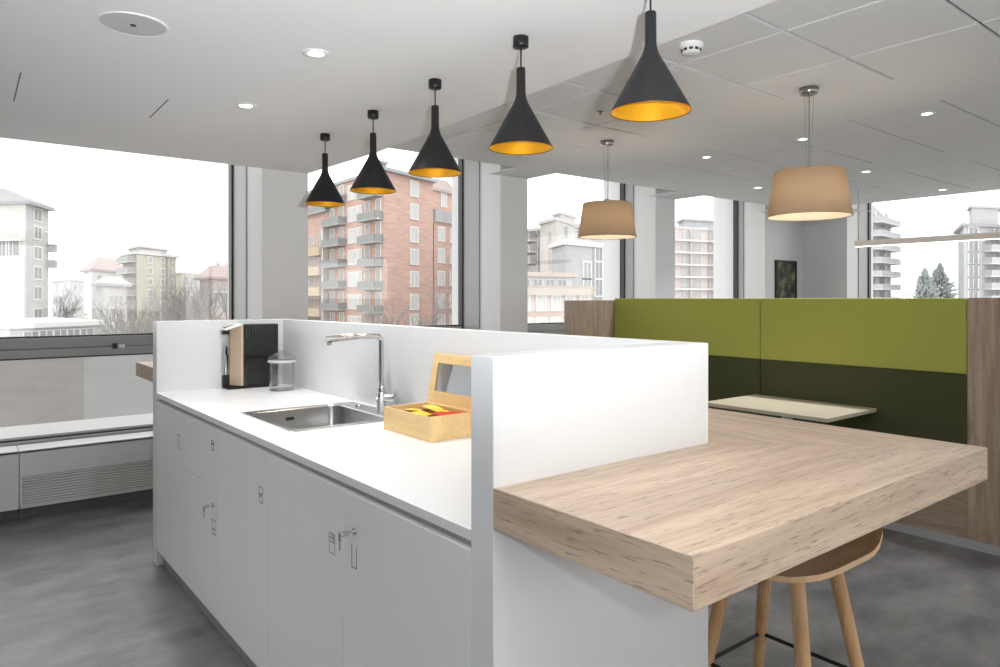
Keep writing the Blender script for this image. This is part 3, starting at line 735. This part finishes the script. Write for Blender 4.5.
f.box(px0,px1,YC-.03,YC-.001,z0_,z0_+.03); f.box(px0,px1,YC-.03,YC-.001,z1_-.03,z1_); f.box(px0,px0+.03,YC-.03,YC-.001,z0_+.03,z1_-.03); f.box(px1-.03,px1,YC-.03,YC-.001,z0_+.03,z1_-.03)
f.build('frame', M['gasket'], t, o)
MB().box(px0+.03,px1-.03,YC-.018,YC-.001,z0_+.03,z1_-.03).build('print', pic_mat(), t, o)

# ------------------------------------------------------------------ outside
CA, SA = math.cos(YAW), math.sin(YAW)
def gp(u, d):       # ground position of a bearing (image column) at a forward distance
    k = (u-500)/F; return Vector((d*(SA+k*CA), d*(CA-k*SA)))
def hz(v, d): return H0+(299-v)*d/F
GZ = -20.0
M['ground'] = mat('street_ground', (206,207,204), .95, spec=.1, noise=.2, nscale=.12)
struct('street', MB().box(-300,420,-300,420,GZ-.5,GZ), M['ground'], 'pale street level far below the windows')
M['sillw'] = mat('outside_ledge', (190,190,190), .8)
struct('trim_3', MB().box(-4,11.5,YG+.13,6.75,.40,.495), M['sillw'], 'pale ledge outside the windows')
M['parw'] = mat('parapet_grey', (196,196,197), .9, noise=.05, nscale=3, stretch=(1,1,6))
M['parb'] = mat('parapet_brown', (182,178,176), .9, noise=.06, nscale=3, stretch=(1,1,6))
pz = 1.10
struct('parapet', MB().box(-4.5,1.02,7.4,7.6,-.6,pz), M['parb'], 'brownish grey parapet outside the wide window')
struct('parapet', MB().box(1.02,3.2,7.4,7.6,-.6,pz-.01), M['parw'], 'pale grey parapet outside the wide window')
struct('terrace', MB().box(-4.5,3.2,6.75,7.6,-.7,-.6), M['sillw'])

OUT = {}
def haze_dim(rgb, k=.66): return tuple((.75*x+.25*.6)*k for x in lin(rgb))  # blends haze into the outdoor colours, then darkens them
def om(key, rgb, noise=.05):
    if key not in OUT: OUT[key] = mat('outside_'+key, haze_dim(rgb), .9, spec=.1, noise=noise, nscale=.5, srgb=False)
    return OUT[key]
M['pane_far'] = mat('far_window_pane', (132,136,140), .3)
M['frame_far'] = mat('far_window_frame', (206,206,204), .8)
WM = {}
def win_mesh(w, h, frame=True, pane=None):
    key = (round(w,2), round(h,2), frame, pane.name if pane else '')
    if key in WM: return WM[key]
    m = MB(); t = .16 if frame else .06
    m.box(-w/2,w/2,-.06,.04,-h/2,h/2,0)
    for a in ((-w/2-t,-w/2,-h/2-t,h/2+t),(w/2,w/2+t,-h/2-t,h/2+t),(-w/2,w/2,h/2,h/2+t),(-w/2,w/2,-h/2-t,-h/2),(-.04,.04,-h/2,h/2)):
        m.box(a[0],a[1],-.12,.04,a[2],a[3],1)
    me = bpy.data.meshes.new('window'); me.from_pydata(m.v, [], m.f)
    me.materials.append(pane or M['pane_far']); me.materials.append(M['frame_far'])
    for p, mi in zip(me.polygons, m.m): p.material_index = mi
    WM[key] = me; return me
class Bld:
    def __init__(s, label, corners, ztop, wallm, roofm=None, name='apartment_building', over=.5, group=None, zb=GZ, hip=0, cat='building'):
        """corners: footprint points; first two faces look to the room"""
        s.c = [Vector(c) for c in corners]; s.zt = ztop
        ctr = sum(s.c, Vector((0,0)))/len(s.c); s.base = Vector((ctr.x,ctr.y,zb))
        s.t = thing(name, label, cat, s.base, 0, group)
        s.o = tuple(s.base)
        MB().prism([tuple(p) for p in s.c], zb, ztop).build('wall', wallm, s.t, s.o)
        rp = [tuple(p+(p-ctr).normalized()*over) for p in s.c]
        r = MB(); r.prism(rp, ztop, ztop+.45)
        if hip:
            n = len(rp); vs = [(x,y,ztop+.45) for x,y in rp]; ap = [tuple(Vector(p)*.35+ctr*.65) for p in rp]
            vs += [(x,y,ztop+.45+hip) for x,y in ap]
            r.add(vs, [(i,(i+1)%n,n+(i+1)%n,n+i) for i in range(n)]+[tuple(range(n,2*n))])
        r.build('roof', roofm or wallm, s.t, s.o)
    def frame(s, i):
        a, b = s.c[i], s.c[(i+1)%len(s.c)]; d = (b-a); n = Vector((d.y,-d.x)).normalized()
        ctr = s.base.xy
        if n.dot((a+b)/2-ctr) < 0: n = -n
        return a, d, n
    def at(s, i, u):     # fraction along a face that lies on bearing u
        a, d, n = s.frame(i); lo, hi = -.5, 1.5
        def px(f):
            q = a+d*f; dep = q.x*SA+q.y*CA; return 500+F*(q.x*CA-q.y*SA)/dep
        up = px(1) > px(0)
        for _ in range(50):
            m = (lo+hi)/2
            if (px(m) < u) == up: lo = m
            else: hi = m
        return lo
    def windows(s, i, fr, zs, w, h, frame=True, pane=None):
        a, d, n = s.frame(i); ang = math.atan2(-n.x, n.y)+math.pi
        me = win_mesh(w,h,frame,pane)
        for z in zs:
            for f in fr:
                p = a+d*f; o = bpy.data.objects.new('window', me); COL.objects.link(o); o.parent = s.t
                o.location = (p.x+n.x*.03-s.base.x, p.y+n.y*.03-s.base.y, z-s.base.z); o.rotation_euler = (0,0,ang)
    def balcony(s, i, f0, f1, z, dep, slabm, railm, h=1.0, name='balcony'):
        a, d, n = s.frame(i); p, q = a+d*f0, a+d*f1
        P = [tuple(p),tuple(q),tuple(q+n*dep),tuple(p+n*dep)]
        b = MB(); b.prism(P, z-.22, z, 0)
        tt = .06; u = d.normalized()
        b.prism([tuple(p+n*dep),tuple(q+n*dep),tuple(q+n*(dep-tt)),tuple(p+n*(dep-tt))], z, z+h, 1)
        b.prism([tuple(p),tuple(p+u*tt),tuple(p+u*tt+n*dep),tuple(p+n*dep)], z, z+h, 1)
        b.prism([tuple(q),tuple(q-u*tt),tuple(q-u*tt+n*dep),tuple(q+n*dep)], z, z+h, 1)
        b.build(name, [slabm,railm], s.t, s.o)
    def strip(s, i, f0, f1, z0, z1, m, dep=.1, name='band'):
        a, d, n = s.frame(i); p, q = a+d*f0, a+d*f1
        MB().prism([tuple(p-n*.02),tuple(q-n*.02),tuple(q+n*dep),tuple(p+n*dep)], z0, z1).build(name, m, s.t, s.o)
    def tophouse(s, f, k, h, m, name='roof_house', roofm=None):
        ctr = s.base.xy; c = ctr+(s.c[1]-ctr)*f
        poly = [c+(p-ctr)*k for p in s.c]
        MB().prism([tuple(p) for p in poly], s.zt+.45, s.zt+.45+h, 0).prism([tuple(c+(p-ctr)*k*1.15) for p in s.c], s.zt+.45+h, s.zt+.8+h, 1).build(name, [m, roofm or m], s.t, s.o)
def quad(u0,d0,u1,d1,u2,d2):
    """footprint from three bearings: far-left, front corner, far-right"""
    a, b, c = gp(u0,d0), gp(u1,d1), gp(u2,d2); return [a, b, c, a+c-b]

cream = om('cream',(236,234,228)); greyw = om('greywall',(206,206,208)); whitew = om('white',(238,238,238)); yell = om('yellow',(206,204,184))
bal = om('balcony_grey',(176,177,177)); pink = om('pinkroof',(196,176,172)); tanw = om('tan',(208,196,182)); gry = om('grey',(182,184,188)); lgry = om('palegrey',(214,216,220))
BR = brick('outside_brick', (172,142,132), (188,160,149), (196,178,170)); BR2 = brick('outside_pale_brick', (184,166,158), (194,180,172), (200,190,184))  # brick tones paled and desaturated for haze

# left tall building
d0 = 100
b = Bld('tall pale apartment block at the left edge of the wide window', quad(-70,104,25.5,d0,48,108), hz(204,d0), cream, gry, over=1.0, hip=2.4)
zs = [hz(v,104) for v in (215,233,253,273,293,315)]
b.windows(1, [.5], zs, 2.7, 1.7, True, om('shutter_grey',(158,158,160)))
b.strip(1, .0, 1., hz(306+30,104), hz(206,104), greyw, .06, 'facing')
b.windows(0, [.66,.77,.88], [hz(248,101)], 2.2, 2.3, True, om('shutter_grey',(158,158,160)))
b.strip(0, .3, .995, hz(335,101), hz(257,101), whitew, .12, 'facing'); b.strip(0, .3, .995, hz(241.5,101), hz(240,101), whitew, .5, 'cornice')
for v in (268,284,300,316): b.windows(0, [.70], [hz(v,101)], 2.0, 2.2, False)
for v in (250,266): b.balcony(1, .9, 1.05, hz(v,106), 1.2, gry, bal)
# distant white row with pinkish roof
b = Bld('distant white house row left of the pale roofed houses', quad(52,190,70,178,94,200), hz(281,180), lgry, lgry, name='house', hip=2, cat='house')
b.windows(1, [.2,.4,.6,.8], [hz(v,185) for v in (288,298,308)], 1.2, 1.3, False); b.windows(0, [.3,.7], [hz(v,185) for v in (288,298,308)], 1.4, 1.9, False)
b = Bld('white house with pinkish hipped roof beyond the street', quad(84,160,92,150,124,165), hz(271,152), whitew, pink, name='house', over=1, hip=3.0, cat='house')
b.windows(1, [.2,.45,.7], [hz(v,156) for v in (280,292,304)], 1.5, 1.9, False)
b = Bld('low white house in front of the yellowish block', quad(96,118,103,112,127,120), hz(286,114), whitew, lgry, name='house', over=.8, hip=1.2, cat='house')
b.windows(1, [.3,.5,.7], [hz(v,116) for v in (300,)], .7, 1.4, False); b.windows(1, [.4], [hz(314,116)], 1.2, 1.8, False)
# yellowish block
b = Bld('yellowish apartment block with balconies in the wide window', quad(122,142,137,132,176,146), hz(254,133), yell, whitew, over=.8)
for v in (262,273,284,295,306,317):
    b.balcony(0, .1, .95, hz(v,136), 1.4, lgry, bal)
    b.windows(1, [.3], [hz(v-2,136)], 1.3, 1.1); b.windows(1, [.62], [hz(v-2,139)], 1.1, 1.0); b.windows(1, [.88], [hz(v-2,143)], .9, .9)
    b.windows(0, [.5], [hz(v-3,136)], 2.0, 1.4, False)
b.strip(1, .74, .80, hz(330,140), hz(254,140), greyw, .25, 'pier')
b.tophouse(.1, .7, .9, whitew)
# reddish house at right of wide window
b = Bld('reddish roofed house near the right end of the wide window', quad(200,150,212,140,236,150), hz(279,142), om('rose',(222,204,198)), pink, name='house', over=1.2, hip=2.6, cat='house')
b.windows(1, [.2,.45,.7], [hz(v,144) for v in (287,298,309)], 1.3, 1.8, False); b.strip(1, 0, 1, hz(293,144), hz(291,144), whitew, .4)
b = Bld('pale low block behind the bare trees', quad(172,176,182,168,206,178), hz(274,170), om('pale_yellow',(230,226,208)), whitew, name='house', cat='house')
b.windows(1, [.15,.4,.65,.9], [hz(v,172) for v in (281,290,299)], 1.6, 1.9, False)

b = Bld('long low flat-roofed pale building at the bottom of the wide window', quad(-30,74,10,62,102,72), hz(328,64), lgry, whitew, name='low_building')
b.windows(1, [.2,.35,.5,.65,.8], [hz(337,66)], 1.6, 1.2, False)
# brick block in the second window
D = 96
b = Bld('red brick apartment block filling the second window', [gp(296,122),gp(384,D),gp(433,106),gp(433,106)+gp(296,122)-gp(384,D)], hz(171,D), BR, gry, over=.9)
za = [hz(v,101) for v in (188,211,234,256.5,279,302,322)]
b.windows(1, [b.at(1,414)], za, 1.7, 2.0, True, om('blind',(226,226,226)))
zb_ = [hz(v,106) for v in (204,225.5,246.5,267.5,289,311,332)]      # balcony slab levels
rail = om('dark_rail',(150,154,152)); blind = om('blind',(226,226,226)); shut = om('shutter',(196,190,184))
A = lambda u: b.at(0, u)
for z in zb_:
    b.balcony(0, A(365), A(383), z, 1.3, bal, rail, .95); b.balcony(0, A(329), A(346.5), z+.3, 1.3, bal, rail, .95)
    b.windows(0, [A(368),A(379)], [z+1.5], 1.2, 2.3, True, shut); b.windows(0, [A(333),A(342)], [z+1.7], 1.3, 2.3, True, shut)
    b.windows(0, [A(350),A(353.6),A(357.4),A(361)], [z+1.4], .75, 1.9, True, blind)
yb = om('yellow_band',(222,200,164))
for z in zb_[2:]:
    b.strip(0, A(306), A(327), z-1.0, z+.35, yb, 1.4, 'balcony'); b.windows(0, [A(312),A(321)], [z+1.6], 1.9, 2.0, False)
for v in (199,): b.balcony(0, A(306), A(330), hz(v+12,112), .8, gry, rail, .9)
b.strip(0, A(326.6), A(328.2), GZ, hz(222,110), whitew, .9, 'pier')
b.tophouse(.72, .13, 1.2, gry, 'chimney')
# side extension to the right
b2 = Bld('lower brick wing right of the red brick block, with a roof terrace', [gp(430,112),gp(434,107),gp(473,118),gp(469,123)], hz(225,110), BR, tanw, over=.5)
zc_ = [hz(v,112) for v in (236,257,279,301,321)]
b2.windows(1, [b2.at(1,441),b2.at(1,453)], zc_, 1.7, 2.0, True, om('blind',(226,226,226)))
b2.balcony(1, -.02, 1.0, hz(222,110), .4, tanw, gry, 1.6)
for z in zc_[1:]: b2.balcony(1, .93, 1.15, z-1, 1.2, bal, gry)
b3 = Bld('small brick roof house above the terrace of the brick wing', [gp(428,122),gp(431,118),gp(453,124),gp(450,128)], hz(190,118), BR, pink, over=1.0, hip=2.0, name='roof_house', zb=hz(226,110)-.2)
b3.windows(1, [.55], [hz(199,120)], 1.6, 2.2, True, om('blind',(226,226,226)))

# third window
b = Bld('cream tower block rising in the third window', [gp(540,104),gp(556,98),gp(585,110),gp(569,116)], hz(222,100), cream, whitew, over=.4)
b.strip(0, .55, .72, hz(270,100), hz(232,100), om('cream_dark',(212,202,186)), .05, 'stair_light')
b.tophouse(-.2, .5, 1.2, cream)
b.windows(1, [.3,.7], [hz(v,104) for v in (233,246,259)], 1.2, 1.4, False)
b = Bld('pale balcony block at the left of the third window', [gp(505,112),gp(538,106),gp(544,120),gp(511,126)], hz(232,108), lgry, whitew)
for v in (241,252,263): b.balcony(0, .1, .98, hz(v,108), 1.4, whitew, bal)
b.windows(0, [.45,.65,.85], [hz(v-3,108) for v in (241,252,263)], 1.6, 2.0, False)
b = Bld('grey apartment block on the right of the third window', [gp(552,86),gp(566,80),gp(640,92),gp(626,98)], hz(246,82), gry, whitew, over=.5)
b.windows(1, [.25,.5,.62], [hz(v,85) for v in (271,288,305)], 1.4, 1.9); b.windows(1, [.40,.8], [hz(v,87) for v in (254,271,288)], 1.4, 1.9)
b.strip(1, 0, 1, hz(246,82), hz(241,82), whitew, .3, 'parapet'); b.strip(0, 0, 1, hz(246,82), hz(241,82), whitew, .3, 'parapet')
b.tophouse(.1, .4, 2.0, lgry, 'roof_glasshouse')
b = Bld('brick house with roof terrace low in the third window', [gp(490,74),gp(500,66),gp(592,72),gp(582,80)], hz(290,68), BR2, tanw, over=.5)
b.windows(1, [.1,.25,.42,.58,.74,.9], [hz(v,69) for v in (303,)], .9, 1.3, True, om('blind',(226,226,226)))
b.windows(1, [.1,.25,.42,.58,.74,.9], [hz(v,69) for v in (325,)], .9, 1.3, True, om('blind',(226,226,226)))
b.balcony(1, .05, .99, hz(293,68), .6, tanw, tanw, .5)
b = Bld('white roof pavilion with a glazed front on the low brick house', [gp(492,77),gp(503,70),gp(572,74),gp(563,82)], hz(276,70), whitew, tanw, over=.6, name='roof_house', zb=hz(290,68)+.46)
b.windows(1, [.12,.3,.48,.66,.84], [hz(283.5,71)], 1.0, .8, False)
# fourth window
b = Bld('pale brick block with white balcony bands in the fourth window', [gp(640,128),gp(655,112),gp(760,122),gp(745,138)], hz(229,114), BR2, lgry, over=.4)
for v in (241,253,265,277,289,301):
    b.strip(1, .02, .98, hz(v+1.2,116), hz(v-.6,116), whitew, .8)
    b.windows(1, [.12,.26,.38,.5,.62,.75,.88], [hz(v-5,116)], 1.5, 1.5, False, om('hazy_pane',(186,186,188)))  # pane colour lightened to suggest haze
for f in (.30,.56): b.strip(1, f, f+.02, GZ, hz(230,116), om('brick_pier',(206,184,174)), .5, 'pier')
b.tophouse(.1, .3, 1.6, lgry)
# fifth window
b = Bld('narrow balcony block at the left of the right window', [gp(838,120),gp(872,110),gp(891,118),gp(857,128)], hz(224,112), lgry, gry, over=.3, hip=3.4)
for v in (224,237,250,263,276,289,302):
    b.balcony(1, .02, 1.0, hz(v,114), 1.5, whitew, lgry, .75)
    b.windows(1, [.25,.7], [hz(v-5,114)], 1.8, 2.0, False)
b = Bld('pale apartment block at the right edge with a flat roof', [gp(958,112),gp(964,100),gp(1040,104),gp(1034,116)], hz(227,101), lgry, gry, over=.7)
for v in (234,246,258.5,271,283.5,296):
    b.windows(1, [.11], [hz(v,101)], 1.6, 1.7, True); b.windows(1, [.38,.55], [hz(v,102)], 1.6, 2.0, False)
    b.balcony(1, .24, .9, hz(v+5,102), 1.3, whitew, lgry, .8)
b.tophouse(.45, .35, 2.4, lgry)

# trees, their colours greyed towards haze
M['bark'] = mat('hazed_bark', (140,138,136), .95, spec=.05)
M['conifer'] = mat('hazed_conifer', (150,156,154), .95, spec=.05, noise=.3, nscale=.8)
M['hedge'] = mat('hedge_grey_green', (160,163,158), .95, spec=.05, noise=.3, nscale=.6)
def bare_tree(u, d, vtop, spread, label, seed, name='bare_tree'):
    rr = random.Random(seed); p = gp(u,d); H = hz(vtop,d)-GZ
    t = thing(name, label, 'tree', (p.x,p.y,GZ), group='bare winter trees outside')
    tr = MB(); tr.tube([(0,0,0),(.1,.1,H*.35),(0,.2,H*.6)], [.5,.38,.22], 7); tr.build('trunk', M['bark'], t)
    c = MB()
    def grow(p0, dirv, ln, r, lev):
        p1 = p0+dirv*ln*.5+Vector((rr.uniform(-.1,.1),rr.uniform(-.1,.1),.05))*ln; p2 = p0+dirv*ln
        c.tube([p0,p1,p2], [r,r*.8,r*.55], 3, cap=False)
        if lev == 0: return
        for k in range(4 if lev > 1 else 5):
            dd = (dirv+Vector((rr.uniform(-1,1),rr.uniform(-1,1),rr.uniform(.1,.9)))*.62).normalized()
            q = p0+dirv*ln*rr.uniform(.45,1.0); grow(q, dd, ln*rr.uniform(.5,.72), r*.6, lev-1)
    for k in range(16):
        a = 2*math.pi*k/16+rr.random(); z = H*(.34+.34*rr.random())
        dv = Vector((math.cos(a)*spread,math.sin(a)*spread,1.1+.5*rr.random())).normalized()
        grow(Vector((0,0,z)), dv, H*.19, .085, 3)
    c.build('branches', M['bark'], t)
TR = [(146,64,292,.7,'bare tree in front of the yellowish block'),(168,88,286,.6,'bare tree right of the yellowish block in the wide window'),(186,112,276,.6,'tallest of the bare trees in the middle of the clump'),
      (206,66,286,.6,'bare tree left of the reddish roofed house'),(222,92,284,.6,'bare tree at the right end of the wide window'),(160,44,301,.7,'low bare tree just above the island end panel'),(219,188,250,.35,'slender bare tree rising behind the reddish roof'),
      (62,142,288,.5,'bare tree beside the tall pale block')]
for i,a in enumerate(TR): bare_tree(*a, seed=20+i)
bare_tree(412,70,292,.7,'young tree in front of the brick wall in the second window', 55)
def conifer(u, d, vtop, w, label, seed, H0_=None):
    rr = random.Random(seed); p = gp(u,d); H = hz(vtop,d)-GZ
    t = thing('conifer', label, 'tree', (p.x,p.y,GZ), group='conifers beyond the right window')
    MB().tube([(0,0,0),(0,0,H*.95)], [.4,.06], 8).build('trunk', M['bark'], t)
    c = MB()
    for i in range(1500):
        h = 1-.5*rr.random()**1.3-.004; a = rr.uniform(0,2*math.pi)
        arm = .55+.45*math.sin(a*3+h*60+seed)                      # whorls of longer and shorter boughs
        r1 = (w*(1-h)**.9)*(.45+.75*arm*rr.random())+.10; r0 = r1*rr.uniform(.1,.5); z = H*h
        c0, s0 = math.cos(a), math.sin(a); wd = .07+r1*.05; dz = rr.uniform(-.1,.35)*r1
        c.add([(r0*c0,r0*s0,z),(r1*.8*c0-wd*s0,r1*.8*s0+wd*c0,z+dz*.7-.05),(r1*1.2*c0,r1*1.2*s0,z+dz),(r1*.8*c0+wd*s0,r1*.8*s0-wd*c0,z+dz*.7-.05),(r1*.8*c0,r1*.8*s0,z+dz*.5-.3)], [(0,1,2),(0,2,3),(1,4,2),(2,4,3),(0,4,1),(0,3,4)])
    c.build('needles', M['conifer'], t)
conifer(925,66,267,7.6,'left and slightly shorter conifer of the pair in the right window',1); conifer(940,84,262,9.6,'right and taller conifer of the pair in the right window',2)
def shrub(u, d, vtop, w, label, seed, m='hedge'):
    rr = random.Random(seed); p = gp(u,d); z0 = GZ; H = hz(vtop,d)-GZ
    t = thing('leafy_tree', label, 'tree', (p.x,p.y,GZ), group='leafy trees outside')
    MB().tube([(0,0,0),(0,0,H*.7)], [.4,.2], 8).build('trunk', M['bark'], t)
    c = MB()
    for i in range(2600):
        a = rr.uniform(0,6.283); e_ = math.asin(rr.uniform(-1,1)); q = rr.uniform(.6,1)
        x, y, z = w*q*math.cos(a)*math.cos(e_), w*q*math.sin(a)*math.cos(e_), H*.68+H*.32*q*math.sin(e_)
        s_ = rr.uniform(.10,.26); v3 = [Vector((x,y,z))+Vector((rr.uniform(-1,1),rr.uniform(-1,1),rr.uniform(-1,1)))*s_ for _ in range(4)]
        c.add(v3, [(0,1,2),(0,2,3),(0,3,1),(1,3,2)])
    c.build('foliage', M[m], t)
shrub(70,86,312,6,'leafy tree low beside the tall pale block in the wide window',3); shrub(100,90,316,6,'leafy tree low below the white houses',4); shrub(128,94,315,6,'leafy tree low below the yellowish block',5)
shrub(905,150,282,8,'hazy tree between balcony block and conifers',6); shrub(952,140,287,7,'hazy tree right of the conifers',7)

# ------------------------------------------------------------------ light
wd = bpy.data.worlds.new('overcast'); SC.world = wd; wd.use_nodes = True
bg = wd.node_tree.nodes['Background']; bg.inputs['Color'].default_value = (1,.995,.985,1); bg.inputs['Strength'].default_value = 2.6
# photographer's flash, right beside the camera (its shadows of the cone pendants lie on the ceiling)
FL = (.10,-.15,1.56)
fl = bpy.data.lights.new('flash','POINT'); fl.energy = 22; fl.shadow_soft_size = .03; fl.color = (.92,.962,1)
fo = bpy.data.objects.new('flash', fl); COL.objects.link(fo); fo.location = FL
# the flash head is tilted up at the ceiling
f2 = bpy.data.lights.new('flash_head','SPOT'); f2.energy = 320; f2.shadow_soft_size = .03; f2.spot_size = R(125); f2.spot_blend = .7; f2.color = (.92,.962,1)
fo = bpy.data.objects.new('flash_head', f2); COL.objects.link(fo); fo.location = FL; fo.rotation_euler = (R(90+46),0,-YAW)

SC.view_settings.view_transform = 'Standard'
SC.view_settings.look = 'None'
SC.view_settings.exposure = 0.0
SC.view_settings.gamma = 1.0
SC.view_settings.use_curve_mapping = False
cy = SC.cycles
cy.use_denoising = True
cy.max_bounces = 10; cy.diffuse_bounces = 5; cy.glossy_bounces = 5; cy.transparent_max_bounces = 16; cy.transmission_bounces = 8
cy.sample_clamp_indirect = 6; cy.caustics_reflective = False; cy.caustics_refractive = False
